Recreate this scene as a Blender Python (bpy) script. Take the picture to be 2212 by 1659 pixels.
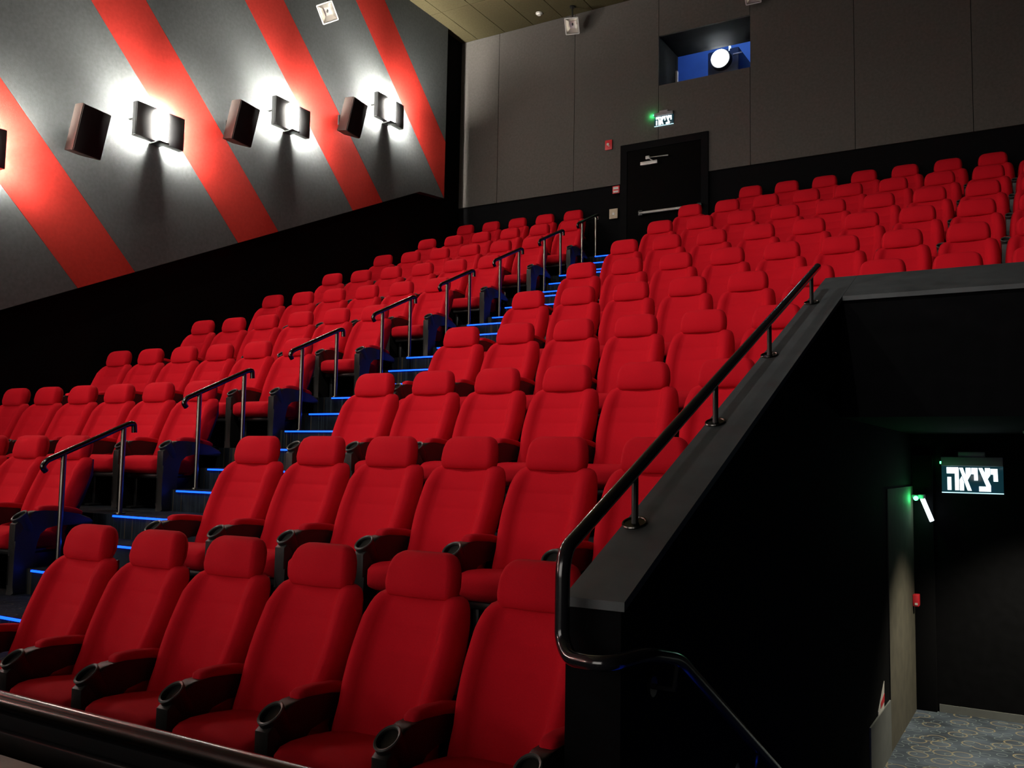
import bpy, bmesh, math, random
from mathutils import Vector, Matrix

# ------------------------------------------------------------------ scene, camera, light
for o in list(bpy.data.objects):
    bpy.data.objects.remove(o, do_unlink=True)
scn = bpy.context.scene
COL = scn.collection
scn.view_settings.view_transform = 'Standard'
scn.view_settings.look = 'None'
scn.view_settings.exposure = 0.0
scn.view_settings.gamma = 1.0
scn.view_settings.use_curve_mapping = False

SCREEN_L = 2.4       # radiance of the lit cinema screen
SCONCE_L = 6200.0     # radiance of the sconce tubes
LED_L = 4.0          # radiance of the blue step strips

CAM = Vector((4.46556, -3.15702, 1.48944))
YAW, PITCH, ROLL, FPX = -0.535325, 0.082137, 0.017283, 1977.489
fw = Vector((math.sin(YAW) * math.cos(PITCH), math.cos(YAW) * math.cos(PITCH), math.sin(PITCH)))
rt = Vector((math.cos(YAW), -math.sin(YAW), 0.0))
up = rt.cross(fw)
r2 = rt * math.cos(ROLL) + up * math.sin(ROLL)
u2 = -rt * math.sin(ROLL) + up * math.cos(ROLL)
cd = bpy.data.cameras.new('camera')
cam = bpy.data.objects.new('camera', cd)
COL.objects.link(cam)
cd.sensor_fit = 'HORIZONTAL'
cd.sensor_width = 36.0
cd.lens = FPX / 2212.0 * 36.0
cd.clip_start = 0.05
cd.clip_end = 200
cam.matrix_world = Matrix(((r2.x, u2.x, -fw.x, CAM.x), (r2.y, u2.y, -fw.y, CAM.y),
                           (r2.z, u2.z, -fw.z, CAM.z), (0, 0, 0, 1)))
scn.camera = cam

world = bpy.data.worlds.new('world')
scn.world = world
world.use_nodes = True
world.node_tree.nodes['Background'].inputs[0].default_value = (0.02, 0.022, 0.03, 1)
world.node_tree.nodes['Background'].inputs[1].default_value = 0.0

# ------------------------------------------------------------------ measures (metres)
S = 0.55            # seat pitch
D = 1.17268         # row depth
H = 0.515614        # row rise
HS = 1.09826        # head top above the row floor
AX = 1.93938        # aisle-end seat of the block by the striped wall (X = -AX)
NR = 10
YB = 10.804         # back wall face
XL = -5.054         # striped wall
XF = -4.93          # face of its acoustic panels
XR = 5.3            # opposite wall
ZC = 9.37           # ceiling
YS = -12.0          # screen
SL = H / D          # rake
P0, P1 = 3.075, 3.27 # side parapet of the entrance well
YP0, YP1 = 3.08, 3.60
ZV = -0.80          # floor of the entrance well
YV = 6.50           # its end wall
COP = 1.25          # coping: z = COP + SL*y
XA0, XA1 = -1.66, -0.28  # aisle

# ------------------------------------------------------------------ materials
def mat(name, col, rough=0.6, metal=0.0, spec=0.5, noise=None, bump=None, emit=None, sheen=0.0, coat=0.0):
    m = bpy.data.materials.new(name)
    m.use_nodes = True
    nt = m.node_tree
    b = nt.nodes['Principled BSDF']
    b.inputs['Base Color'].default_value = (*col, 1)
    b.inputs['Roughness'].default_value = rough
    b.inputs['Metallic'].default_value = metal
    b.inputs['Specular IOR Level'].default_value = spec
    if sheen:
        b.inputs['Sheen Weight'].default_value = sheen
        b.inputs['Sheen Roughness'].default_value = 0.5
        b.inputs['Sheen Tint'].default_value = (*[min(1, c * 1.5 + .05) for c in col], 1)
    if coat:
        b.inputs['Coat Weight'].default_value = coat
        b.inputs['Coat Roughness'].default_value = 0.15
    tc = None
    if noise or bump:
        tc = nt.nodes.new('ShaderNodeTexCoord')
    if noise:
        sc, amt = noise
        n = nt.nodes.new('ShaderNodeTexNoise')
        n.inputs['Scale'].default_value = sc
        n.inputs['Detail'].default_value = 4
        nt.links.new(tc.outputs['Object'], n.inputs['Vector'])
        r = nt.nodes.new('ShaderNodeValToRGB')
        r.color_ramp.elements[0].position = 0.3
        r.color_ramp.elements[1].position = 0.7
        r.color_ramp.elements[0].color = (*[c * (1 - amt) for c in col], 1)
        r.color_ramp.elements[1].color = (*[min(1, c * (1 + amt)) for c in col], 1)
        nt.links.new(n.outputs['Fac'], r.inputs['Fac'])
        nt.links.new(r.outputs['Color'], b.inputs['Base Color'])
    if bump:
        sc, st = bump
        n = nt.nodes.new('ShaderNodeTexNoise')
        n.inputs['Scale'].default_value = sc
        n.inputs['Detail'].default_value = 3
        nt.links.new(tc.outputs['Object'], n.inputs['Vector'])
        bp = nt.nodes.new('ShaderNodeBump')
        bp.inputs['Strength'].default_value = st
        bp.inputs['Distance'].default_value = 0.01
        nt.links.new(n.outputs['Fac'], bp.inputs['Height'])
        nt.links.new(bp.outputs['Normal'], b.inputs['Normal'])
    if emit:
        ec, es = emit
        b.inputs['Emission Color'].default_value = (*ec, 1)
        b.inputs['Emission Strength'].default_value = es
    return m

def carpet(name, base, ring, ring2, scale, amt=1.0):
    m = bpy.data.materials.new(name)
    m.use_nodes = True
    nt = m.node_tree
    b = nt.nodes['Principled BSDF']
    b.inputs['Roughness'].default_value = 0.95
    b.inputs['Specular IOR Level'].default_value = 0.1
    tc = nt.nodes.new('ShaderNodeTexCoord')
    last = None
    nb = nt.nodes.new('ShaderNodeTexNoise')
    nb.inputs['Scale'].default_value = scale * 0.7
    nb.inputs['Detail'].default_value = 3
    nt.links.new(tc.outputs['Object'], nb.inputs['Vector'])
    rb = nt.nodes.new('ShaderNodeValToRGB')
    rb.color_ramp.elements[0].position = .35
    rb.color_ramp.elements[1].position = .65
    rb.color_ramp.elements[0].color = (*[c * .45 for c in base], 1)
    rb.color_ramp.elements[1].color = (*[c * 1.3 for c in base], 1)
    nt.links.new(nb.outputs['Fac'], rb.inputs['Fac'])
    last = rb.outputs['Color']
    for k, (rc, sc, off) in enumerate(((ring, scale, 0.0), (ring2, scale * 1.9, 7.3))):
        mp = nt.nodes.new('ShaderNodeMapping')
        mp.inputs['Location'].default_value = (off, off * .6, 0)
        nt.links.new(tc.outputs['Object'], mp.inputs['Vector'])
        v = nt.nodes.new('ShaderNodeTexVoronoi')
        v.voronoi_dimensions = '2D'
        v.inputs['Scale'].default_value = sc
        nt.links.new(mp.outputs['Vector'], v.inputs['Vector'])
        r = nt.nodes.new('ShaderNodeValToRGB')
        e = r.color_ramp.elements
        e[0].position = 0.25; e[0].color = (0, 0, 0, 1)
        e[1].position = 0.275; e[1].color = (1, 1, 1, 1)
        a = e.new(0.30); a.color = (1, 1, 1, 1)
        a = e.new(0.325); a.color = (0, 0, 0, 1)
        nt.links.new(v.outputs['Distance'], r.inputs['Fac'])
        mx = nt.nodes.new('ShaderNodeMix')
        mx.data_type = 'RGBA'
        ml = nt.nodes.new('ShaderNodeMath')
        ml.operation = 'MULTIPLY'
        ml.inputs[1].default_value = amt
        nt.links.new(r.outputs['Color'], ml.inputs[0])
        nt.links.new(ml.outputs[0], mx.inputs['Factor'])
        nt.links.new(last, mx.inputs['A'])
        mx.inputs['B'].default_value = (*rc, 1)
        last = mx.outputs['Result']
    nt.links.new(last, b.inputs['Base Color'])
    return m

M = {}
M['red'] = mat('red_upholstery', (0.56, 0.006, 0.016), 0.85, noise=(300, .08), bump=(420, .15), spec=.1, sheen=.06)
M['red2'] = mat('red_upholstery_side', (0.50, 0.006, 0.016), 0.85, noise=(300, .08), bump=(420, .15), spec=.1, sheen=.06)
M['plastic'] = mat('black_plastic', (0.015, 0.0145, 0.013), 0.45, bump=(300, .08))
M['rim'] = mat('grey_plastic_rim', (0.07, 0.07, 0.065), 0.35)
M['blackmetal'] = mat('black_metal', (0.012, 0.012, 0.012), 0.4)
M['chrome'] = mat('brushed_steel', (0.22, 0.21, 0.18), 0.30, metal=1.0)
M['darkchrome'] = mat('dark_steel', (0.10, 0.095, 0.09), 0.22, metal=1.0)
M['glossblack'] = mat('gloss_black_tube', (0.010, 0.010, 0.012), 0.16, spec=.6, coat=.6)
M['grey'] = mat('grey_acoustic_fabric', (0.088, 0.097, 0.097), 0.95, noise=(25, .10), bump=(250, .3), spec=.1)
M['redpanel'] = mat('red_acoustic_fabric', (0.42, 0.027, 0.019), 0.95, noise=(25, .08), bump=(250, .3), spec=.1)
M['backgrey'] = mat('grey_back_fabric', (0.088, 0.082, 0.074), 0.95, noise=(25, .10), bump=(250, .3), spec=.1)
M['dark'] = mat('dark_wainscot', (0.0045, 0.0045, 0.005), 0.9, noise=(20, .15), spec=.04)
M['black'] = mat('black_paint', (0.004, 0.004, 0.0045), 0.8, spec=.06)
M['wellwall'] = mat('well_wall_black', (0.0035, 0.0035, 0.004), 0.85, noise=(12, .2), spec=.04)
M['coping'] = mat('dark_grey_laminate', (0.046, 0.052, 0.055), 0.55, noise=(8, .2))
M['ceil'] = mat('ceiling_tile', (0.052, 0.044, 0.022), 0.9, noise=(30, .12), spec=.1)
M['ceilgrid'] = mat('ceiling_backing', (0.02, 0.018, 0.012), 0.9, spec=.1)
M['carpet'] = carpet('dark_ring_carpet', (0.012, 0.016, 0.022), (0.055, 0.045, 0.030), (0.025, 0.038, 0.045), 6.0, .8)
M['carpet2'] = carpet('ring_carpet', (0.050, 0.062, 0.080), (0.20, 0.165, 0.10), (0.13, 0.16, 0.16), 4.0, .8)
M['led'] = mat('blue_led', (0.02, 0.05, 0.2), 0.4, emit=((0.003, 0.062, 1.0), LED_L))
M['ledhouse'] = mat('led_profile', (0.05, 0.05, 0.055), 0.4, metal=.8)
M['tube'] = mat('sconce_tube', (0.9, 0.9, 0.9), 0.4, emit=((1.0, 0.95, 0.86), SCONCE_L))
M['diffuser'] = mat('sconce_diffuser', (0.9, 0.9, 0.9), 0.4, emit=((1.0, 0.95, 0.86), 125.0))
M['sconce'] = mat('sconce_grey', (0.055, 0.056, 0.058), 0.5)
M['spkfront'] = mat('speaker_grille', (0.016, 0.015, 0.015), 0.8, bump=(600, .5), spec=.2)
M['spkside'] = mat('speaker_cabinet', (0.055, 0.045, 0.040), 0.7, spec=.2)
M['reflector'] = mat('lamp_reflector', (0.9, 0.88, 0.82), 0.32, metal=1.0)
M['white'] = mat('white_plastic', (0.62, 0.60, 0.56), 0.5)
M['beige'] = mat('beige_plate', (0.52, 0.42, 0.30), 0.6)
M['safetyred'] = mat('safety_red', (0.60, 0.02, 0.03), 0.4)
M['door'] = mat('door_black', (0.0025, 0.0022, 0.0022), 0.8, noise=(6, .2), spec=.03)
M['steelwhite'] = mat('painted_steel', (0.55, 0.54, 0.52), 0.4, metal=.4)
M['signface'] = mat('exit_acrylic', (0.01, 0.03, 0.04), 0.15, emit=((0.10, 0.55, 0.75), 0.045))
M['signtext'] = mat('exit_letters', (0.9, 0.95, 1.0), 0.5, emit=((0.78, 0.95, 1.0), 2.2))
M['signedge'] = mat('exit_edge_light', (0.9, 0.95, 1.0), 0.5, emit=((0.55, 0.9, 1.0), 1.3))
M['signhouse'] = mat('exit_housing', (0.22, 0.22, 0.23), 0.5)
M['green'] = mat('green_led', (0.1, 0.9, 0.3), 0.4, emit=((0.06, 1.0, 0.25), 9.0))
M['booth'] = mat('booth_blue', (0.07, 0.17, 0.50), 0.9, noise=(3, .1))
M['projbody'] = mat('projector_body', (0.05, 0.06, 0.09), 0.5)
M['lens'] = mat('projector_lens', (1, 1, 1), 0.3, emit=((0.88, 0.96, 1.0), 40.0))
M['glowwhite'] = mat('booth_lamp', (1, 1, 1), 0.3, emit=((0.75, 0.92, 1.0), 1.2))
M['screen'] = mat('cinema_screen', (0.8, 0.8, 0.8), 0.9, emit=((1.0, 0.93, 0.86), SCREEN_L))
M['wood'] = mat('tan_wood', (0.20, 0.14, 0.09), 0.6, noise=(9, .25))
M['steplight'] = mat('blue_marker', (0.0, 0.1, 0.4), 0.4, emit=((0.02, 0.30, 1.0), 2.5))
M['litwall'] = mat('tan_painted_light', (0.060, 0.053, 0.036), 0.8, noise=(7, .2))  # tan tone carries the light falling on the black passage wall
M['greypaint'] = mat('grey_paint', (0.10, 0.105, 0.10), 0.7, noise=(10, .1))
g = bpy.data.materials.new('booth_glass'); g.use_nodes = True
gb = g.node_tree.nodes['Principled BSDF']
gb.inputs['Base Color'].default_value = (1, 1, 1, 1)
gb.inputs['Roughness'].default_value = 0.0
gb.inputs['IOR'].default_value = 1.05
gb.inputs['Transmission Weight'].default_value = 1.0
M['glass'] = g

# ------------------------------------------------------------------ mesh helpers
class MB:
    def __init__(s):
        s.v = []; s.f = []
    def add(s, vs, fs):
        o = len(s.v)
        s.v += [tuple(p) for p in vs]
        s.f += [[i + o for i in f] for f in fs]
        return s
    def box(s, x0, x1, y0, y1, z0, z1):
        vs = [(x0, y0, z0), (x1, y0, z0), (x1, y1, z0), (x0, y1, z0), (x0, y0, z1), (x1, y0, z1), (x1, y1, z1), (x0, y1, z1)]
        return s.add(vs, [(0, 3, 2, 1), (4, 5, 6, 7), (0, 1, 5, 4), (1, 2, 6, 5), (2, 3, 7, 6), (3, 0, 4, 7)])
    def bbox(s, x0, x1, y0, y1, z0, z1, b=.01, seg=2, mx=None):
        bm = bmesh.new()
        bmesh.ops.create_cube(bm, size=1.0)
        for v in bm.verts:
            v.co = Vector(((x0 + x1) / 2 + v.co.x * (x1 - x0), (y0 + y1) / 2 + v.co.y * (y1 - y0), (z0 + z1) / 2 + v.co.z * (z1 - z0)))
        bmesh.ops.bevel(bm, geom=list(bm.edges), offset=b, segments=seg, profile=.5, affect='EDGES')
        bm.verts.index_update()
        vs = [v.co.copy() for v in bm.verts]
        fs = [[v.index for v in f.verts] for f in bm.faces]
        bm.free()
        if mx:
            vs = [mx @ v for v in vs]
        return s.add(vs, fs)
    def prism(s, poly, axis, a, b):
        """poly: 2-D outline; axis 0: (y,z) along x, 1: (x,z) along y, 2: (x,y) along z"""
        n = len(poly)
        def P(p, t):
            return (t, p[0], p[1]) if axis == 0 else ((p[0], t, p[1]) if axis == 1 else (p[0], p[1], t))
        ar = sum(poly[i][0] * poly[(i + 1) % n][1] - poly[(i + 1) % n][0] * poly[i][1] for i in range(n))
        if (ar < 0) != (axis == 1):
            poly = poly[::-1]
        vs = [P(p, a) for p in poly] + [P(p, b) for p in poly]
        fs = [list(range(n))[::-1], list(range(n, 2 * n))]
        for i in range(n):
            j = (i + 1) % n
            fs.append([i, j, n + j, n + i])
        return s.add(vs, fs)
    def loft(s, rings, cap=True):
        n = len(rings[0])
        vs = [p for r in rings for p in r]
        fs = []
        for k in range(len(rings) - 1):
            for i in range(n):
                j = (i + 1) % n
                fs.append([k * n + i, k * n + j, (k + 1) * n + j, (k + 1) * n + i])
        if cap:
            fs.append(list(range(n))[::-1])
            fs.append([(len(rings) - 1) * n + i for i in range(n)])
        return s.add(vs, fs)
    def tube(s, path, r, n=10, rs=None):
        path = [Vector(p) for p in path]
        rings = []
        t0 = (path[1] - path[0]).normalized()
        a = Vector((0, 0, 1)) if abs(t0.z) < .9 else Vector((1, 0, 0))
        u = t0.cross(a).normalized()
        for k, p in enumerate(path):
            if k == 0: t = t0
            elif k == len(path) - 1: t = (path[-1] - path[-2]).normalized()
            else: t = ((path[k + 1] - p).normalized() + (p - path[k - 1]).normalized()).normalized()
            u = (u - t * u.dot(t)).normalized()
            w = t.cross(u)
            rr = rs[k] if rs else r
            rings.append([p + (u * math.cos(2 * math.pi * i / n) + w * math.sin(2 * math.pi * i / n)) * rr for i in range(n)])
        return s.loft(rings)
    def xform(s, mx):
        s.v = [tuple(mx @ Vector(p)) for p in s.v]
        return s
    def mesh(s, name, material, smooth=True, ang=35):
        me = bpy.data.meshes.new(name)
        me.from_pydata(s.v, [], s.f)
        bm = bmesh.new(); bm.from_mesh(me)
        bmesh.ops.recalc_face_normals(bm, faces=bm.faces)
        bm.to_mesh(me); bm.free()
        me.materials.append(material)
        if smooth:
            for p in me.polygons: p.use_smooth = True
            me.set_sharp_from_angle(angle=math.radians(ang))
        return me
    def build(s, name, material, parent=None, smooth=True, ang=35, loc=None):
        o = bpy.data.objects.new(name, s.mesh(name, material, smooth, ang))
        COL.objects.link(o)
        if parent: o.parent = parent
        if loc: o.location = loc
        return o

def tag(o, label=None, cat=None, group=None, kind=None):
    if label: o['label'] = label
    if cat: o['category'] = cat
    if group: o['group'] = group
    if kind: o['kind'] = kind
    return o

def empty(name, loc, rz=0.0):
    e = bpy.data.objects.new(name, None)
    e.empty_display_size = .1
    e.location = loc
    e.rotation_euler = (0, 0, rz)
    COL.objects.link(e)
    return e

def child(name, me, parent, loc=(0, 0, 0)):
    o = bpy.data.objects.new(name, me)
    COL.objects.link(o)
    o.parent = parent
    o.location = loc
    return o

def arc(c, r, a0, a1, n, plane):
    """points on an arc; plane gives two unit vectors"""
    u, w = Vector(plane[0]), Vector(plane[1])
    return [Vector(c) + u * r * math.cos(a0 + (a1 - a0) * k / n) + w * r * math.sin(a0 + (a1 - a0) * k / n) for k in range(n + 1)]

def fillet(pts, r, n=5):
    pts = [Vector(p) for p in pts]
    out = [pts[0]]
    for k in range(1, len(pts) - 1):
        a, b, c = pts[k - 1], pts[k], pts[k + 1]
        d1 = (a - b); d2 = (c - b)
        q = min(r, d1.length * .45, d2.length * .45)
        p1 = b + d1.normalized() * q; p2 = b + d2.normalized() * q
        for i in range(n + 1):
            t = i / n
            out.append(p1 * (1 - t) ** 2 + b * 2 * t * (1 - t) + p2 * t * t)
    out.append(pts[-1])
    return out

# ------------------------------------------------------------------ structure
def struct(o):
    o['kind'] = 'structure'
    return o

# floor: slab, row tiers, aisle steps with blue strips
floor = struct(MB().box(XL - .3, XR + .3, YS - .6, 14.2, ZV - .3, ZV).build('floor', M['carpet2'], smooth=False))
floor['label'] = 'ring-patterned carpet floor of the hall and its seating tiers'
tag_t = []
for j in range(NR):
    y0 = (j - .94) * D if j else -1.56
    y1 = (j + .06) * D if j < NR - 1 else YB + .25
    z = j * H
    if j < 4:
        m = MB().box(XL, P0, y0, y1, ZV, z)
    else:
        m = MB().box(XL, P0, y0, y1, ZV, z).box(P0, XR, y0, y1, 1.85, z)
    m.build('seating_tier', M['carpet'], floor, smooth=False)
    if j < NR - 1:
        for k, (fy0, lift) in enumerate(((-.46, 1 / 3), (-.20, 2 / 3))):
            ys = (j + fy0) * D
            st = MB().box(XA0, XA1, ys, (j + .06) * D, z, z + lift * H).build('aisle_step', M['carpet'], floor, smooth=False)
            zz = z + lift * H
            MB().box(XA0 + .10, XA1 - .02, ys - .014, ys - .001, zz - .018, zz - .005).build('led_strip', M['led'], st, smooth=False)
        yn = (j + .06) * D
        MB().box(XA0 + .10, XA1 - .02, yn - .014, yn - .001, (j + 1) * H - .018, (j + 1) * H - .005).build('led_strip', M['led'], floor, smooth=False)
# landing and stairs down into the entrance well
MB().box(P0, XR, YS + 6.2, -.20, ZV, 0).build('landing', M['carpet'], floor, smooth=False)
for k in range(4):
    z = -.16 * (k + 1)
    st = MB().box(P1, XR, -.20 + .28 * k, -.20 + .28 * (k + 1), ZV, z).build('well_step', M['carpet'], floor, smooth=False)
    MB().box(P1 + .04, XR - .1, -.20 + .28 * (k + 1) + .001, -.20 + .28 * (k + 1) + .012, z - .024, z - .004).build('led_strip', M['led'], st, smooth=False)

# ceiling with tiles
ceiling = struct(MB().box(XL - .3, XR + .3, YS - .6, YB + .3, ZC + .02, ZC + .2).build('ceiling', M['ceilgrid'], smooth=False))
xs = [XL, -4.69] + [-4.69 + .6 * k for k in range(1, 17)] + [XR]
ys = [YB - 1.2 * k for k in range(0, 15)]
tile_cache = {}
for a, b in zip(xs[:-1], xs[1:]):
    for y1, y0 in zip(ys[:-1], ys[1:]):
        w = round(b - a, 4)
        if w not in tile_cache:
            tile_cache[w] = MB().box(.005, w - .005, .005, 1.195, 0, .02).mesh('ceiling_tile', M['ceil'], False)
        child('ceiling_tile', tile_cache[w], ceiling, (a, y0, ZC))

# striped wall
wall_left = struct(MB().box(XL - .3, XL, YS - .6, YB + .3, ZV, ZC + .1).build('wall_left', M['dark'], smooth=False))

def clip(poly, fn):
    out = []
    n = len(poly)
    for i in range(n):
        p, q = poly[i], poly[(i + 1) % n]
        a, b = fn(p), fn(q)
        if a >= 0: out.append(p)
        if (a >= 0) != (b >= 0):
            t = a / (a - b)
            out.append((p[0] + (q[0] - p[0]) * t, p[1] + (q[1] - p[1]) * t))
    return out

def zbot(y):
    return 3.30 + SL * (y - 3.04)
YK, YE = 9.42, 10.16
def cut(poly, rear):
    """keep the part of a strip of wall panelling above the raked bottom edge"""
    p = clip(poly, lambda q: ZC - q[1])
    p = clip(p, lambda q: q[1] - .9) if p else p
    p = clip(p, lambda q: YE - q[0]) if p else p
    p = clip(p, lambda q: q[0] - (YS + .5)) if p else p
    if not p: return []
    if rear:
        return p
    return clip(p, lambda q: q[1] - zbot(q[0]))
gap = .006
edges = []
for k in range(-6, 4):
    a = 9.72 + 3.31 * k
    edges.append((a, a + 1.05, 'red'))
strips = []
for k, (a, b, c) in enumerate(edges):
    strips.append((a, b, 'redpanel', 'red_panel'))
    nx = edges[k + 1][0] if k + 1 < len(edges) else b + 3
    strips.append((b, nx, 'grey', 'grey_panel'))
for a, b, mk, nm in strips:
    # y + z between a and b
    a += gap / 2; b -= gap / 2
    base = [(a - 12, 12), (b - 12, 12), (b + 3, -3), (a + 3, -3)]
    p = cut(base, False)
    # panelling bottom turns level behind the last row
    if p:
        flat = cut(base, True)
        flat = clip(flat, lambda q: q[0] - YK) if flat else flat
        flat = clip(flat, lambda q: q[1] - (zbot(YK) + .1 * (q[0] - YK))) if flat else flat
        p2 = clip(p, lambda q: YK - q[0])
        if flat and len(flat) >= 3:
            m = MB().prism(flat, 0, XL, XF)
            if p2 and len(p2) >= 3: m.prism(p2, 0, XL, XF)
            m.build(nm, M[mk], wall_left, smooth=False)
            continue
        if p2 and len(p2) >= 3:
            MB().prism(p2, 0, XL, XF).build(nm, M[mk], wall_left, smooth=False)

# back wall: dark body with the projection opening, grey panels
WX0, WX1, WZ0, WZ1 = -1.069, 0.471, 7.752, 8.612
DX0, DX1, DZ1 = -1.738, -0.205, 6.822
BAND = 6.165
yb = YB + .04
wall_back = struct(MB().box(XL - .3, WX0, yb, yb + .3, ZV, ZC + .1).box(WX1, XR + .3, yb, yb + .3, ZV, ZC + .1)
                   .box(WX0, WX1, yb, yb + .3, ZV, WZ0).box(WX0, WX1, yb, yb + .3, WZ1, ZC + .1).build('wall_back', M['dark'], smooth=False))
def bpanel(poly):
    MB().prism(poly, 1, YB, yb).build('panel', M['backgrey'], wall_back, smooth=False)
q = .004
seams = [XL, -4.21, -2.64, -1.069, .471, 2.04, 3.61, XR]
for a, b in zip(seams[:-1], seams[1:]):
    a += q; b -= q
    if abs(a + 2.64) < .02:
        bpanel([(a, BAND), (DX0, BAND), (DX0, DZ1), (b, DZ1), (b, ZC), (a, ZC)])
    elif abs(a + 1.069) < .02:
        bpanel([(a, DZ1), (DX1, DZ1), (DX1, BAND), (b, BAND), (b, WZ0), (a, WZ0)])
        bpanel([(a, WZ1), (b, WZ1), (b, ZC), (a, ZC)])
    else:
        bpanel([(a, BAND), (b, BAND), (b, ZC), (a, ZC)])

# deep reveal and glass of the projection window
YG = 11.62
window = struct(MB().box(WX0 - .06, WX0, yb + .3, YG + .1, WZ0 - .06, WZ1 + .06).box(WX1, WX1 + .06, yb + .3, YG + .1, WZ0 - .06, WZ1 + .06)
                .box(WX0, WX1, yb + .3, YG + .1, WZ0 - .06, WZ0).box(WX0, WX1, yb + .3, YG + .1, WZ1, WZ1 + .06).build('window_1', M['black'], smooth=False))
window['label'] = 'projection window with a deep black reveal in the grey back wall'
MB().box(WX0, WX1, YG, YG + .008, WZ0, WZ1).build('pane', M['glass'], window, smooth=False)
MB().box(WX0, WX0 + .03, YG - .02, YG + .03, WZ0, WZ1 - .3).build('pane_edge', M['white'], window, smooth=False)
def bw(name, *boxes):
    m = MB()
    for b in boxes: m.box(*b)
    o = struct(m.build(name, M['booth'], smooth=False))
    o['label'] = 'blue-lit shell of the projection booth behind the window'
    return o
booth = bw('wall_booth_back', (-2.6, 1.6, 13.4, 13.5, 7.0, 10.2))
bw('wall_booth_left', (-2.7, -2.6, YG + .1, 13.5, 7.0, 10.2))
bw('wall_booth_right', (1.6, 1.7, YG + .1, 13.5, 7.0, 10.2))
bw('floor_booth', (-2.7, 1.7, YG + .1, 13.5, 6.9, 7.0))
bw('ceiling_booth', (-2.7, 1.7, YG + .1, 13.5, 10.2, 10.3))
bw('wall_booth_front', (-2.7, WX0 - .06, YG + .05, YG + .1, 7.0, 10.2), (WX1 + .06, 1.7, YG + .05, YG + .1, 7.0, 10.2),
   (WX0 - .06, WX1 + .06, YG + .05, YG + .1, 7.0, WZ0 - .06), (WX0 - .06, WX1 + .06, YG + .05, YG + .1, WZ1 + .06, 10.2))
bl = bpy.data.lights.new('booth_lamp_light', 'AREA'); bl.shape = 'RECTANGLE'; bl.size = 1.2; bl.size_y = .3
bl.energy = 20; bl.color = (.55, .75, 1)
blo = bpy.data.objects.new('booth_lamp_light', bl); COL.objects.link(blo); blo.location = (-.4, 12.5, 10.17); blo.parent = booth

# right and front wall, screen
wr = struct(MB().box(XR, XR + .3, YS - .6, YB + .3, ZV, ZC + .1).build('wall_right', M['dark'], smooth=False))
wf = struct(MB().box(XL - .3, XR + .3, YS - .6, YS - .3, ZV, ZC + .1).build('wall_front', M['black'], smooth=False))
sc_root = empty('cinema_screen', (.1, YS, 0))
MB().box(-4.6, 4.6, -.05, 0, .6, 6.2).build('screen_surface', M['screen'], sc_root, smooth=False)
MB().box(-4.8, -4.6, -.06, .04, .4, 6.4).box(4.6, 4.8, -.06, .04, .4, 6.4).box(-4.6, 4.6, -.06, .04, .4, .6).box(-4.6, 4.6, -.06, .04, 6.2, 6.4)\
    .box(-4.4, -4.2, -.26, -.06, -.8, 6.0).box(4.2, 4.4, -.26, -.06, -.8, 6.0).build('frame', M['black'], sc_root, smooth=False)
tag(sc_root, 'wide glowing cinema screen facing the red seats', 'screen')

# entrance well: side parapet, rear parapet, end wall
def zc(y): return COP + SL * y
wp = struct(MB().prism([(-.44, ZV), (-.44, zc(-.44) - .03), (YP1, zc(YP1) - .03), (YP1, 1.85), (YV, 1.85), (YV, ZV)], 0, P0, P1).build('wall_parapet', M['wellwall'], smooth=False))
wp['label'] = 'black raked parapet wall between the front seats and the entrance well'
MB().prism([(-.46, zc(-.46) - .03), (-.46, zc(-.46)), (YP1, zc(YP1)), (YP1, zc(YP1) - .03)], 0, P0, P1 + .02).build('coping', M['coping'], wp, smooth=False)
wq = struct(MB().prism([(YP0, 1.85), (YP0, zc(YP0) - .03), (YP1 - .002, zc(YP1) - .03), (YP1 - .002, 1.85)], 0, P1 + .001, XR).build('wall_well', M['wellwall'], smooth=False))
wq['label'] = 'black parapet wall over the mouth of the exit passage'
MB().prism([(YP0 - .02, zc(YP0 - .02) - .03), (YP0 - .02, zc(YP0 - .02)), (YP1, zc(YP1)), (YP1, zc(YP1) - .03)], 0, P1 + .022, XR).build('coping', M['coping'], wq, smooth=False)
MB().box(P1, XR, YP0, YV, 1.80, 1.85).build('passage_ceiling', M['wellwall'], wq, smooth=False)
wv = struct(MB().box(P1, XR, YV, YV + .15, ZV, 1.85).build('wall_passage_end', M['wellwall'], smooth=False))
wv['label'] = 'black end wall of the exit passage under the exit sign'
MB().bbox(P1 + .001, 3.455, YV - .05, YV, ZV, 1.60, .006).build('door_post', M['black'], wv)
MB().box(3.47, XR, YV - .016, YV, ZV, ZV + .07).build('baseboard', M['greypaint'], wv, smooth=False)
# light on the passage wall painted as a tan sheet, plus a low grey sheet
MB().box(P1, P1 + .008, 4.9, YV - .06, ZV, 1.3).build('painted_light_sheet', M['litwall'], wp, smooth=False)
MB().box(P1, P1 + .012, 3.95, 4.88, ZV, -.38).build('low_grey_sheet', M['greypaint'], wp, smooth=False)

# guard rail board in front of the front row
GY, GZ = -1.48, .75
trim = struct(MB().bbox(-1.9, P0 - .06, GY - .02, GY + .02, .02, GZ - .05, .006).build('wall_guard', M['black'], smooth=True))
trim['label'] = 'low black guard wall with a gloss tube rail before the front row'
MB().tube(fillet([(-1.9, GY, GZ - .02), (P0 - .08, GY, GZ - .02)], .05), .028, 12).build('top_rail', M['darkchrome'], trim)
MB().bbox(-1.9, P0 - .07, GY - .05, GY - .02, GZ - .16, GZ - .085, .012).build('ledge_strip', M['glossblack'], trim)

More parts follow.
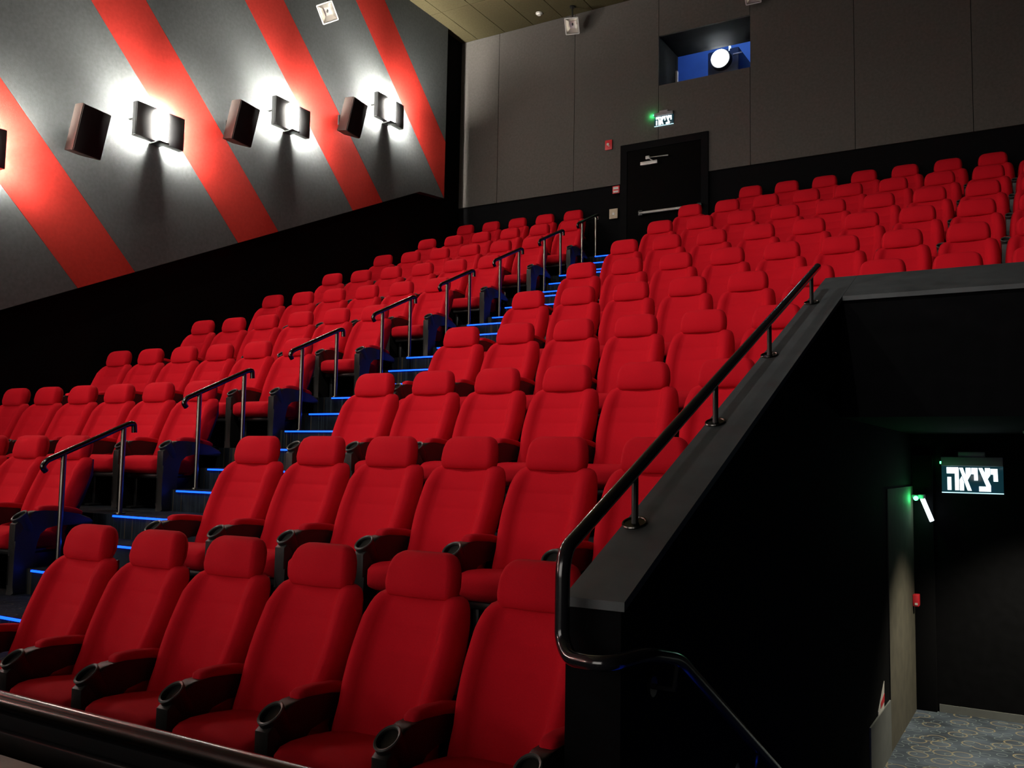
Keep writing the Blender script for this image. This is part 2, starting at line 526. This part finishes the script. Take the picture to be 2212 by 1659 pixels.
# ------------------------------------------------------------------ door
door = struct(MB().box(DX0, DX0 + .12, YB - .03, yb, 9 * H, DZ1).box(DX1 - .12, DX1, YB - .03, yb, 9 * H, DZ1).box(DX0 + .12, DX1 - .12, YB - .03, yb, DZ1 - .12, DZ1).build('door_1', M['black'], smooth=False))
door['label'] = 'black exit door with a steel push bar and closer in the back wall'
leaf = MB().bbox(DX0 + .122, DX1 - .122, YB - .02, YB + .035, 9 * H + .006, DZ1 - .122, .004).build('door_leaf', M['door'], door)
pb = MB().tube([(-1.36, YB - .09, 5.596), (-.32, YB - .09, 5.596)], .022, 10).build('push_bar', M['steelwhite'], leaf)
MB().bbox(-1.38, -1.30, YB - .11, YB - .021, 5.55, 5.64, .01).bbox(-.37, -.29, YB - .11, YB - .021, 5.55, 5.64, .01).build('bar_bracket', M['blackmetal'], leaf)
MB().bbox(-1.36, -1.06, YB - .075, YB - .021, 6.41, 6.47, .008).build('door_closer', M['steelwhite'], leaf)
MB().tube([(-1.15, YB - .05, 6.47), (-1.22, YB - .06, 6.53), (-.87, YB - .06, 6.515)], .014, 8).bbox(-1.27, -1.20, YB - .07, YB - .031, 6.505, 6.56, .006).build('closer_arm', M['steelwhite'], leaf)

def plate(name, x, z, w, h_, mk, label, cat, t=.03):
    r = empty(name, (x, YB, z))
    MB().bbox(-w / 2, w / 2, -t, 0, -h_ / 2, h_ / 2, .006).build('cover', M[mk], r)
    tag(r, label, cat)
    return r
r = plate('alarm_sounder', -1.962, 6.877, .13, .17, 'safetyred', 'small red alarm box above the dark wainscot left of the black door', 'alarm')
MB().tube([(-.01, -.031, .01), (-.01, -.038, .01)], .022, 12).box(.0, .02, -.036, -.03, -.03, -.015).build('symbol', M['white'], r)
r = plate('call_point', -1.817, 6.075, .13, .13, 'safetyred', 'red call point with a white front beside the black door frame', 'alarm')
MB().box(-.045, .045, -.036, -.029, .005, .045).box(-.045, .045, -.036, -.029, -.05, -.02).build('front_label', M['white'], r)
r = plate('wall_plate', -1.865, 5.669, .155, .17, 'beige', 'square beige switch plate on the dark wainscot near the top step', 'switch', .02)
MB().bbox(-.02, .025, -.026, -.019, -.025, .02, .002).build('rocker', M['white'], r)

# ------------------------------------------------------------------ cinema seats
def smooth_ring(w, t, z, y, front):
    """closed ring: back edge straight, front follows function front(u) ; w half width, t thickness"""
    n = 28
    pts = []
    for k in range(n + 1):               # front, from -w to w
        u = -1 + 2 * k / n
        e = 1 - max(0, (abs(u) - .84) / .16) ** 2
        pts.append(Vector((u * w, y - t * (.45 * e + .05) - front(u) * e, z)))
    for k in range(9):
        u = 1 - 2 * k / 8
        e = 1 - max(0, (abs(u) - .7) / .3) ** 2
        pts.append(Vector((u * w * .985, y + t * .5 * (.15 + .85 * e), z)))
    return pts

def lerp(tab, x):
    for (a, va), (b, vb) in zip(tab[:-1], tab[1:]):
        if x <= b:
            t = (x - a) / (b - a)
            return va + (vb - va) * max(0, min(1, t))
    return tab[-1][1]

def make_seat_meshes():
    R = {}
    # backrest
    wid = [(.28, .225), (.36, .236), (.45, .238), (.54, .240), (.62, .258), (.72, .260), (.80, .254), (.86, .246), (.90, .234), (.922, .218), (.935, .190)]
    thk = [(.28, .10), (.40, .13), (.60, .135), (.80, .12), (.90, .10), (.935, .06)]
    yy = [(.28, -.285), (.45, -.215), (.60, -.150), (.80, -.065), (.935, -.020)]
    rings = []
    for z in (.28, .30, .34, .40, .45, .52, .60, .66, .695, .703, .711, .745, .793, .800, .807, .84, .88, .905, .922, .935):
        seam = .004 if z in (.703, .800) else 0
        def fr(u, z=z, seam=seam):
            a = abs(u)
            sm = max(0, min(1, (a - .56) / .17)); bol = .046 * sm * sm * (3 - 2 * sm) * min(1, (z - .26) / .15) * min(1, max(0, (.96 - z) / .12))
            dish = -.010 * math.exp(-(u / .45) ** 2)
            return bol + dish - (seam if a < .62 else 0)
        rings.append(smooth_ring(lerp(wid, z), lerp(thk, z), z, lerp(yy, z), fr))
    R['backrest'] = MB().loft(rings).mesh('backrest', M['red'], ang=60)
    # moulded shell behind the backrest
    rings = []
    for z in (.25, .40, .60, .80, .92):
        w = lerp(wid, z) * .86; y = lerp(yy, max(z, .28)) + lerp(thk, max(z, .28)) * .5 - .004
        rings.append([Vector((-w, y - .03, z)), Vector((w, y - .03, z)), Vector((w * .9, y + .018, z)), Vector((-w * .9, y + .018, z))])
    R['back_shell'] = MB().loft(rings).mesh('back_shell', M['plastic'])
    # headrest
    hw = [(.918, .164), (.935, .177), (.96, .182), (1.02, .178), (1.05, .170), (1.075, .157), (1.09, .140), (1.098, .115)]
    ht = [(.918, .07), (.935, .10), (.97, .118), (1.04, .118), (1.08, .09), (1.098, .045)]
    rings = []
    for z in (.918, .926, .94, .97, 1.0, 1.03, 1.055, 1.072, 1.085, 1.093, 1.098):
        y = lerp([(.918, -.035), (1.0, -.018), (1.098, .0)], z)
        rings.append(smooth_ring(lerp(hw, z), lerp(ht, z), z, y, lambda u: .010 * math.exp(-(u / .6) ** 2)))
    R['headrest'] = MB().loft(rings).mesh('headrest', M['red'], ang=60)
    # seat cushion: rings along y
    rings = []
    for y, w, z0, z1 in ((-.655, .17, .345, .385), (-.650, .195, .325, .405), (-.635, .213, .308, .422), (-.60, .226, .295, .436), (-.55, .232, .290, .441),
                         (-.45, .234, .288, .436), (-.33, .232, .285, .422), (-.24, .225, .285, .41), (-.20, .215, .29, .40)):
        zm = (z0 + z1) / 2; hh = (z1 - z0) / 2
        ring = []
        for k in range(24):
            a = 2 * math.pi * k / 24
            ca, sa = math.cos(a), math.sin(a)
            ex = .32
            ring.append(Vector((w * math.copysign(abs(ca) ** ex, ca), y, zm + hh * math.copysign(abs(sa) ** ex, sa))))
        rings.append(ring)
    R['seat_cushion'] = MB().loft(rings).mesh('seat_cushion', M['red'], ang=60)
    # armrest: hooked black frame
    prof = [(-.640, .475), (-.540, .553), (-.500, .560), (-.420, .562), (-.300, .552), (-.170, .528), (-.070, .495), (-.045, .470), (-.060, .440), (-.120, .436), (-.22, .452), (-.33, .464), (-.415, .446),
            (-.465, .405), (-.485, .34), (-.492, .24), (-.492, .06), (-.47, .0), (-.64, .0), (-.622, .06), (-.622, .26), (-.640, .36)]
    bm = bmesh.new()
    mb = MB().prism(prof, 0, -.036, .036)
    vs = [bm.verts.new(v) for v in mb.v]
    for f in mb.f: bm.faces.new([vs[i] for i in f])
    es = [e for e in bm.edges if abs(e.verts[0].co.x - e.verts[1].co.x) < 1e-6]
    bmesh.ops.bevel(bm, geom=es, offset=.011, segments=2, profile=.5, affect='EDGES')
    bmesh.ops.recalc_face_normals(bm, faces=bm.faces)
    me = bpy.data.meshes.new('armrest'); bm.to_mesh(me); bm.free()
    me.materials.append(M['plastic'])
    for p in me.polygons: p.use_smooth = True
    me.set_sharp_from_angle(angle=math.radians(40))
    R['armrest'] = me
    # upholstered pad
    rings = []
    for y, z, w, t in ((-.475, .562, .018, .008), (-.468, .566, .028, .020), (-.44, .569, .033, .026), (-.36, .567, .034, .028), (-.25, .556, .034, .028), (-.17, .541, .033, .026), (-.135, .532, .028, .018), (-.128, .530, .018, .008)):
        ring = []
        for k in range(14):
            a = 2 * math.pi * k / 14
            ca, sa = math.cos(a), math.sin(a)
            ring.append(Vector((w * math.copysign(abs(ca) ** .55, ca), y, z + t * math.copysign(abs(sa) ** .6, sa))))
        rings.append(ring)
    R['arm_pad'] = MB().loft(rings).mesh('arm_pad', M['red2'], ang=60)
    # cup holder: tilted cup with a lighter lip
    axis = Vector((0, -.56, .83)).normalized(); c0 = Vector((0, -.592, .528))
    u = Vector((1, 0, 0)); w = axis.cross(u)
    def ring(r, d):
        return [c0 + axis * d + (u * math.cos(2 * math.pi * i / 20) * r + w * math.sin(2 * math.pi * i / 20) * r * 1.25) for i in range(20)]
    m = MB().loft([ring(.036, -.13), ring(.043, -.10), ring(.046, -.01), ring(.046, .004), ring(.038, .004), ring(.036, -.07), ring(.010, -.072)])
    R['cup_holder'] = m.mesh('cup_holder', M['plastic'])
    R['lip'] = MB().loft([ring(.0465, .000), ring(.0475, .006), ring(.044, .010), ring(.038, .007), ring(.037, .0)], cap=False).mesh('lip', M['rim'])
    # pedestal and under-frame
    R['seat_base'] = MB().bbox(-.20, .20, -.58, -.24, .255, .292, .01).bbox(-.21, -.17, -.50, -.22, .0, .265, .012).bbox(.17, .21, -.50, -.22, .0, .265, .012)\
        .bbox(-.22, -.16, -.56, -.16, 0, .02, .006).bbox(.16, .22, -.56, -.16, 0, .02, .006).bbox(-.17, .17, -.27, -.23, .22, .40, .01).mesh('seat_base', M['blackmetal'])
    return R
SM = make_seat_meshes()

ORD = ['back row', 'second row from the back', 'third row from the back', 'fourth row from the back', 'fifth row from the back', 'sixth row from the back',
       'seventh row from the back', 'eighth row from the back', 'ninth row from the back', 'front row']
NTH = ['next to', 'second from', 'third from', 'fourth from', 'fifth from', 'sixth from', 'seventh from', 'eighth from', 'ninth from', 'tenth from']

def arm(root, x):
    a = child('armrest', SM['armrest'], root, (x, 0, 0))
    child('arm_pad', SM['arm_pad'], a)
    c = child('cup_holder', SM['cup_holder'], a)
    child('lip', SM['lip'], a)
    return a

def seat(x, j, left_arm, right_arm, label, group):
    e = empty('cinema_chair', (x, j * D, j * H))
    for n in ('backrest', 'back_shell', 'headrest', 'seat_cushion', 'seat_base'):
        child(n, SM[n], e)
    if left_arm: arm(e, -S / 2)
    if right_arm: arm(e, S / 2)
    tag(e, label, 'chair', group)
    return e

for j in range(NR):
    row = ORD[NR - 1 - j]
    # block by the striped wall
    i0 = 1 if j == NR - 1 else 0
    for i in range(i0, 6):
        seat(-AX - i * S, j, True, i == i0, 'red cinema chair, %s, %s the stepped aisle, striped wall side' % (row, NTH[i - i0]), 'red chairs between the aisle and the striped wall')
    n = 6 if j < 4 else 10
    for i in range(i0, n):
        seat(i * S, j, True, i == n - 1, 'red cinema chair, %s, %s the stepped aisle, entrance well side' % (row, NTH[i - i0]), 'red chairs between the aisle and the entrance well')

# ------------------------------------------------------------------ stair handrails
RX = -1.585
def handrail_mesh():
    # local frame: origin at (RX, j*D, (j+1)*H)
    def zt(y): return SL * y + 1.115 - H
    p = [(0, .60 * D, zt(.60 * D) - .075), (0, .575 * D, zt(.575 * D) - .03), (0, .60 * D, zt(.60 * D)), (0, 1.15 * D, zt(1.15 * D)), (0, 1.19 * D, zt(1.17 * D) - .005), (0, 1.195 * D, zt(1.17 * D) - .075)]
    m1 = MB().tube(fillet(p, .05, 5), .021, 12).mesh('top_rail', M['darkchrome'], ang=60)
    y1, y2 = .71 * D, 1.115 * D
    m2 = MB().tube([(0, y1, H / 3), (0, y1, zt(y1) - .01)], .019, 12).mesh('post', M['chrome'])
    m3 = MB().tube([(0, y2, H), (0, y2, zt(y2) - .01)], .019, 12).mesh('post', M['chrome'])
    b1 = MB().tube([(0, y1, H / 3), (0, y1, H / 3 + .012)], .042, 16).mesh('foot_flange', M['chrome'])
    b2 = MB().tube([(0, y2, H), (0, y2, H + .012)], .042, 16).mesh('foot_flange', M['chrome'])
    return m1, m2, m3, b1, b2
HR = handrail_mesh()
for j in range(8):
    e = empty('stair_handrail', (RX, j * D, (j + 1) * H))
    child('top_rail', HR[0], e)
    child('foot_flange', HR[3], child('post', HR[1], e))
    child('foot_flange', HR[4], child('post', HR[2], e))
    row = ORD[NR - 2 - j]
    tag(e, 'short steel stair handrail on two posts beside the %s' % row, 'handrail', 'handrails up the stepped aisle')

# small blue row marker on a riser
mk = empty('row_marker', (-.40, 1.80 * D - .016, 2.50 * H))
MB().tube(arc((0, 0, 0), .022, 0, 2 * math.pi, 16, ((.6, 0, 0), (0, 0, 1.1))), .006, 6).build('digit', M['steplight'], mk)
MB().box(.025, .055, -.005, .005, -.004, .006).build('dash', M['steplight'], mk, smooth=False)
tag(mk, 'tiny glowing blue row marker on a riser beside the aisle seats', 'marker')

# ------------------------------------------------------------------ parapet handrail
hr = empty('parapet_handrail', (3.12, 0, 0))
def zr(y): return 1.445 + SL * y
pts = [(0, 3.13, zr(3.13)), (0, -.53, zr(-.53)), (0, -.555, zr(-.555) - .05), (0, -.555, .93), (.05, -.60, .885), (.20, -.66, .895), (.245, -.45, .90), (.245, -.19, .84), (.245, 1.25, .03)]
MB().tube(fillet(pts, .07, 6), .024, 14).build('tube', M['glossblack'], hr)
for y in (.02, .96, 1.90, 2.94):
    b = MB().tube([(0, y, zc(y) - .002), (0, y, zr(y) - .02)], .013, 10).build('bracket', M['blackmetal'], hr)
    mxf = Matrix.Translation((0, y, zc(y))) @ Matrix.Rotation(math.atan(SL), 4, 'X')
    MB().tube([(0, 0, 0), (0, 0, .006)], .045, 18).tube(arc((0, 0, .006), .044, 0, 2 * math.pi, 20, ((1, 0, 0), (0, 1, 0))), .005, 6).xform(mxf).build('flange', M['darkchrome'], b)
for y, z in ((-.19, .735), (.75, .20)):
    b = MB().tube([(.15, y, z), (.235, y, z), (.245, y, z + .085)], .010, 8).tube([(.15, y, z), (.162, y, z)], .035, 14).build('wall_bracket', M['glossblack'], hr)
tag(hr, 'gloss black tube handrail running up the raked parapet of the entrance well', 'handrail')

# ------------------------------------------------------------------ wall sconces
def sconce(y, z, label):
    e = empty('wall_sconce', (XF, y, z))
    MB().tube([(.085, 0, -.15), (.085, 0, .16)], .030, 14).build('lamp_tube', M['tube'], e)
    sh = []
    for zz in (-.19, .19):
        o_ = [Vector((.125 + .062 * math.cos(t), .085 * math.sin(t), zz)) for t in [math.pi * (k / 12 - .5) for k in range(13)]]
        i_ = [Vector((.125 + .052 * math.cos(t), .075 * math.sin(t), zz)) for t in [math.pi * (.5 - k / 12) for k in range(13)]]
        sh.append(o_ + i_)
    MB().loft(sh).build('diffuser', M['diffuser'], e)
    for s in (-1, 1):
        y0, y1 = (.085, .33) if s > 0 else (-.36, -.085)
        mx = Matrix.Translation((.13, 0, 0)) @ Matrix.Rotation(math.radians(0), 4, 'Z')
        pl_ = MB().bbox(-.008, .008, y0, y1, -.205, .205, .004, mx=mx).build('side_plate', M['sconce'], e)
        MB().bbox(-.078, -.006, y0, y1, -.205, -.197, .002, mx=mx).build('added_light_lip', M['sconce'], pl_)  # added lip, keeps the lamp's downward light off the seats
        ye = y1 if s > 0 else y0
        MB().bbox(-.070, -.006, ye - .004, ye + .004, -.196, .205, .002, mx=mx).build('added_end_lip', M['sconce'], pl_)  # added lip, stops lamp light leaving sideways towards the seats
    MB().bbox(.0, .19, -.075, .075, -.215, -.192, .006).build('bottom_cap', M['blackmetal'], e)
    MB().bbox(0, .018, -.05, .05, -.21, .12, .004).build('back_plate', M['blackmetal'], e)
    for y0 in (-.345, .315):
        MB().bbox(.0, .124, y0 - .015, y0 + .015, -.01, .01, .003).build('stand_off', M['blackmetal'], e)
    tag(e, label, 'wall lamp', 'glowing sconces along the striped wall')
    return e
sy, sz = 2.21, .862
for k, lb in ((2, 'glowing two-plate wall sconce over the red stripe nearest the back wall'), (1, 'glowing two-plate wall sconce between the two middle wall speakers'),
              (0, 'glowing two-plate wall sconce between the foremost two wall speakers in view'), (-1, 'glowing two-plate wall sconce in front of the foremost wall speaker in view'),
              (-2, 'glowing two-plate wall sconce third from the cinema screen'),
              (-3, 'glowing two-plate wall sconce second from the cinema screen'), (-4, 'glowing two-plate wall sconce nearest the cinema screen')):
    sconce(3.99 + sy * k, 5.455 + sz * k, lb)

# ------------------------------------------------------------------ wall speakers
def speaker(y, z, label):
    e = empty('wall_speaker', (XF, y, z))
    mx = Matrix.Translation((.30, 0, 0)) @ Matrix.Rotation(math.radians(8), 4, 'Z') @ Matrix.Rotation(math.radians(14), 4, 'Y')
    m = MB()
    # cabinet, wider at the front: outline in local (x,y), extruded in z
    ol = [(-.20, -.10), (-.20, .10), (.0, .19), (.03, .19), (.03, -.19), (.0, -.19)]
    m.prism(ol, 2, -.26, .26).xform(mx)
    m.build('cabinet', M['spkside'], e, smooth=False)
    MB().bbox(.031, .045, -.186, .186, -.256, .256, .006).xform(mx).build('grille', M['spkfront'], e)
    MB().bbox(0, .02, -.06, .06, -.08, .08, .005).bbox(.0, .16, -.02, .02, -.02, .02, .005).build('bracket', M['blackmetal'], e)
    tag(e, label, 'speaker', 'black speakers along the striped wall')
for k, lb in ((0, 'black wall speaker on grey panel, foremost of those in view'), (1, 'black wall speaker on grey panel, middle one between two sconces'), (2, 'black wall speaker on grey panel, rearmost beside the last sconce')):
    speaker(2.93 + 2.20 * k, 5.02 + .825 * k, lb)

# ------------------------------------------------------------------ floodlights
def flood(loc, target, label, arm_top, power=0, roll=0):
    e = empty('floodlight', loc)
    dv = (Vector(target) - Vector(loc)).normalized()
    mx = dv.to_track_quat('Y', 'Z').to_matrix().to_4x4() @ Matrix.Rotation(math.radians(roll), 4, 'Y')
    body = MB()
    a, b = .115, .135
    # open box: outer shell
    rings = []
    for y, s1 in ((-.10, .55), (-.09, .62), (.0, 1.0), (.012, 1.0)):
        rings.append([Vector((x * s1, y, z * s1)) for x, z in ((-a, -b), (a, -b), (a, b), (-a, b))])
    for y, s1 in ((.012, .9), (-.07, .45)):
        rings.append([Vector((x * s1, y, z * s1)) for x, z in ((-a, -b), (a, -b), (a, b), (-a, b))])
    MB().loft(rings[:5] + [[Vector((x * .42, -.075, z * .42)) for x, z in ((-a, -b), (a, -b), (a, b), (-a, b))]]).xform(mx).build('housing', M['blackmetal'], e, smooth=False)
    rr = [[Vector((x * s1, y, z * s1)) for x, z in ((-a, -b), (a, -b), (a, b), (-a, b))] for y, s1 in ((.013, .9), (.011, .88), (-.066, .42), (-.068, .10))]
    MB().loft(rr, cap=False).xform(mx).build('reflector', M['reflector'], e, smooth=False)
    fr = MB()
    for x0, x1, z0, z1 in ((-a - .008, -a + .008, -b, b), (a - .008, a + .008, -b, b), (-a, a, b - .008, b + .008), (-a, a, -b - .008, -b + .008)):
        fr.box(x0, x1, .0, .022, z0, z1)
    fr.xform(mx).build('front_frame', M['steelwhite'], e, smooth=False)
    if power:
        ld = bpy.data.lights.new('added_flood_beam', 'SPOT'); ld.energy = power; ld.spot_size = math.radians(72); ld.spot_blend = 1.0
        ld.color = (1.0, .95, .88); ld.shadow_soft_size = .10
        lo = bpy.data.objects.new('added_flood_beam', ld); COL.objects.link(lo); lo.parent = e
        lo.matrix_local = Matrix.Translation(dv * .03) @ dv.to_track_quat('-Z', 'Y').to_matrix().to_4x4()
    t = Vector(arm_top) - Vector(loc)
    MB().tube([tuple(-dv * .06), (t.x, t.y, t.z)], .014, 8).tube([(t.x, t.y, t.z), (t.x, t.y, t.z + .02)], .05, 14).build('yoke', M['blackmetal'], e)
    tag(e, label, 'floodlight', 'small ceiling floodlights')
flood((-4.55, 6.55, 7.98), (1.0, 1.0, 2.0), 'square floodlight with bright reflector hanging before the striped wall', (-4.62, 6.62, ZC - .02), roll=25)
flood((-2.6, -3.4, 8.9), (-.6, 4.6, 3.0), 'added unseen floodlight under the ceiling brightening the seats near the aisle', (-2.6, -3.4, ZC - .02), power=1000)  # fill lamp added out of view to brighten the middle rows
flood((2.2, -3.4, 8.9), (1.2, 4.9, 3.0), 'added unseen floodlight under the ceiling brightening the seats by the well', (2.2, -3.4, ZC - .02), power=850)  # second added fill lamp, also out of view
flood((-2.56, YB - .28, 9.02), (0, 2, 1.5), 'square floodlight with bright reflector under the ceiling at the back wall', (-2.56, YB - .28, ZC - .02))
flood((.60, YB - .30, 8.78), (1.0, 2, 1.5), 'small floodlight beside the top corner of the projection window', (.60, YB - .30, ZC - .02))
sd = empty('smoke_detector', (-3.18, 10.45, ZC))
MB().tube([(0, 0, 0), (0, 0, -.02)], .06, 18).build('base', M['white'], sd)
MB().tube([(0, 0, -.02), (0, 0, -.045)], .045, 18, rs=[.05, .03]).build('sensor', M['white'], sd)
tag(sd, 'small white smoke detector on the ceiling near the back wall', 'detector')

# ------------------------------------------------------------------ projector in the booth
pj = empty('film_projector', (-.36, 11.86, 8.50))
MB().bbox(-.26, .30, .12, 1.2, -.40, .20, .03).build('body', M['projbody'], pj)
MB().tube([(0, .02, 0), (0, .14, 0)], .17, 28, rs=[.17, .19]).build('lens_barrel', M['blackmetal'], pj)
MB().tube([(0, .0, 0), (0, .019, 0)], .155, 28).build('lens', M['lens'], pj)  # disc widened so its shape takes in the glare around the lens
MB().bbox(.07, .19, .10, .119, .245, .29, .004).bbox(.12,.14,.119,.2,.15,.26,.003).build('name_plate', M['glowwhite'], pj)
MB().bbox(.20, .36, .10, .119, .06, .08, .004).build('trim_bar', M['white'], pj)
MB().bbox(-.30, .30, .25, 1.0, -1.50, -.41, .03).build('pedestal', M['projbody'], pj)
tag(pj, 'projector with a blazing white lens behind the projection window', 'projector')

# ------------------------------------------------------------------ exit signs (letters built as shapes)
GL = [
    [(70, 20), (225, 20), (233, 40), (233, 360), (180, 360), (180, 112), (70, 112)],
    [(78, 165), (130, 165), (130, 358), (78, 358)],
    [(240, 25), (288, 25), (402, 362), (348, 362)],
    [(326, 25), (394, 25), (396, 120), (352, 205), (326, 130)],
    [(243, 362), (300, 362), (300, 240), (272, 150), (243, 205)],
    [(402, 25), (485, 25), (487, 210), (437, 210), (436, 118), (402, 118)],
    [(496, 25), (548, 25), (655, 280), (655, 300), (598, 300)],
    [(580, 25), (648, 25), (650, 130), (608, 198), (582, 130)],
    [(500, 296), (655, 296), (655, 370), (500, 370)],
    [(655, 35), (745, 35), (750, 220), (692, 220), (690, 118), (655, 118)],
]
def exit_sign(loc, w, label, rz=0.0, led=True, bright=None):
    e = empty('exit_sign', loc, rz)
    k = w / 820.0
    h_ = 390 * k
    MB().bbox(-w / 2, w / 2, -.016, -.008, -h_, 0, .002).build('acrylic_panel', M['signface'], e)
    t = MB()
    for p in GL:
        t.prism([(x * k - w / 2, -y * k) for x, y in p], 1, -.021, -.0165)
    t.build('lettering', M['signtext'], e, smooth=False)
    MB().box(-w / 2, w / 2, -.02, -.004, -h_ - .008 * w / .5, -h_).build('edge_light', M['signedge'], e, smooth=False)
    MB().bbox(-w / 2, w / 2, -.05, -.0, .0, .085 * w / .52, .006).build('housing', M['signhouse'], e)
    MB().bbox(-w * .22, w * .22, -.04, -.0, .085 * w / .52, .135 * w / .52, .006).build('mount', M['signhouse'], e)
    if led:
        l = MB().tube([(-w / 2 - .012, -.03, .03), (-w / 2, -.03, .03)], .012, 10).build('indicator', M['green'], e)
        pl = bpy.data.lights.new('indicator_glow', 'POINT'); pl.energy = led; pl.color = (.05, 1, .25); pl.shadow_soft_size = .012
        po = bpy.data.objects.new('indicator_glow', pl); COL.objects.link(po); po.parent = l; po.location = (-w / 2 - .045, -.035, .03)
    tag(e, label, 'exit sign', 'illuminated exit signs')
    return e
exit_sign((3.79, YV - .002, 1.50), .52, 'large lit Hebrew exit sign on the black wall of the exit passage', led=.02)
exit_sign((-.966, YB - .002, 7.215), .335, 'small lit Hebrew exit sign above the black door in the back wall', led=1.2)
# third sign, tilted, seen edge-on by the corner of the passage
es = empty('tilted_exit_sign', (3.37, 6.36, 1.19))
mx = Matrix.Rotation(math.radians(-21), 4, 'Y')
MB().bbox(-.014, .014, -.07, .07, -.23, -.0, .006).xform(mx).build('light_panel', M['signtext'], es)
MB().bbox(-.030, .022, -.075, .075, -.005, .035, .008).bbox(-.09, -.02, -.03, .03, .0, .03, .006).build('housing', M['signhouse'], es)
gl = MB().tube([(-.045, -.08, .0), (-.045, -.095, .0)], .022, 12).build('indicator', M['green'], es)
pl = bpy.data.lights.new('indicator_glow', 'POINT'); pl.energy = 1.6; pl.color = (.05, 1, .25); pl.shadow_soft_size = .02
po = bpy.data.objects.new('indicator_glow', pl); COL.objects.link(po); po.parent = gl; po.location = (-.05, -.13, 0)
tag(es, 'bright tilted exit sign seen edge-on beside a green light in the passage corner', 'exit sign')
# red box and notice on the passage wall
rb = empty('call_box', (P1 + .008, 6.33, .235))
MB().bbox(0, .055, -.05, .05, -.055, .055, .008).build('case', M['safetyred'], rb)
MB().box(.02, .045, -.053, -.049, -.04, -.02).build('front_label', M['white'], rb)
tag(rb, 'small bright red call box on the passage wall near its corner', 'alarm')
nt = empty('wall_notice', (P1 + .001, 4.45, -.33))
MB().prism([(-.16, -.15), (.13, -.10), (.16, .15), (-.13, -.02)], 0, 0, .004).build('sheet', M['white'], nt, smooth=False)
MB().prism([(-.03, -.02), (.14, .0), (.15, .06), (-.03, .02)], 0, .004, .006).build('red_band', M['safetyred'], nt, smooth=False)
tag(nt, 'white paper notice with a red band on the dark passage wall', 'notice')
# round ceiling lamp in the passage
dl = empty('passage_downlight', (4.35, 5.6, 1.80))
MB().tube([(0, 0, 0), (0, 0, -.02)], .11, 24).build('ring', M['white'], dl)
MB().tube([(0, 0, -.0205), (0, 0, -.024)], .09, 24).build('diffuser', M['glowwhite'], dl)
sp = bpy.data.lights.new('downlight_beam', 'SPOT'); sp.energy = 420; sp.spot_size = math.radians(95); sp.spot_blend = .6; sp.color = (1.0, .92, .72); sp.shadow_soft_size = .09
so = bpy.data.objects.new('downlight_beam', sp); COL.objects.link(so); so.parent = dl; so.location = (0, 0, -.05)
tag(dl, 'round white downlight in the ceiling of the exit passage', 'ceiling lamp')

# tan ledge nearer than the guard wall
lg = MB().bbox(-1.9, 3.0, -2.05, -1.715, ZV, .705, .01).build('trim_1', M['wood'])
struct(lg)
lg['label'] = 'tan wooden ledge at the foot of the guard wall'
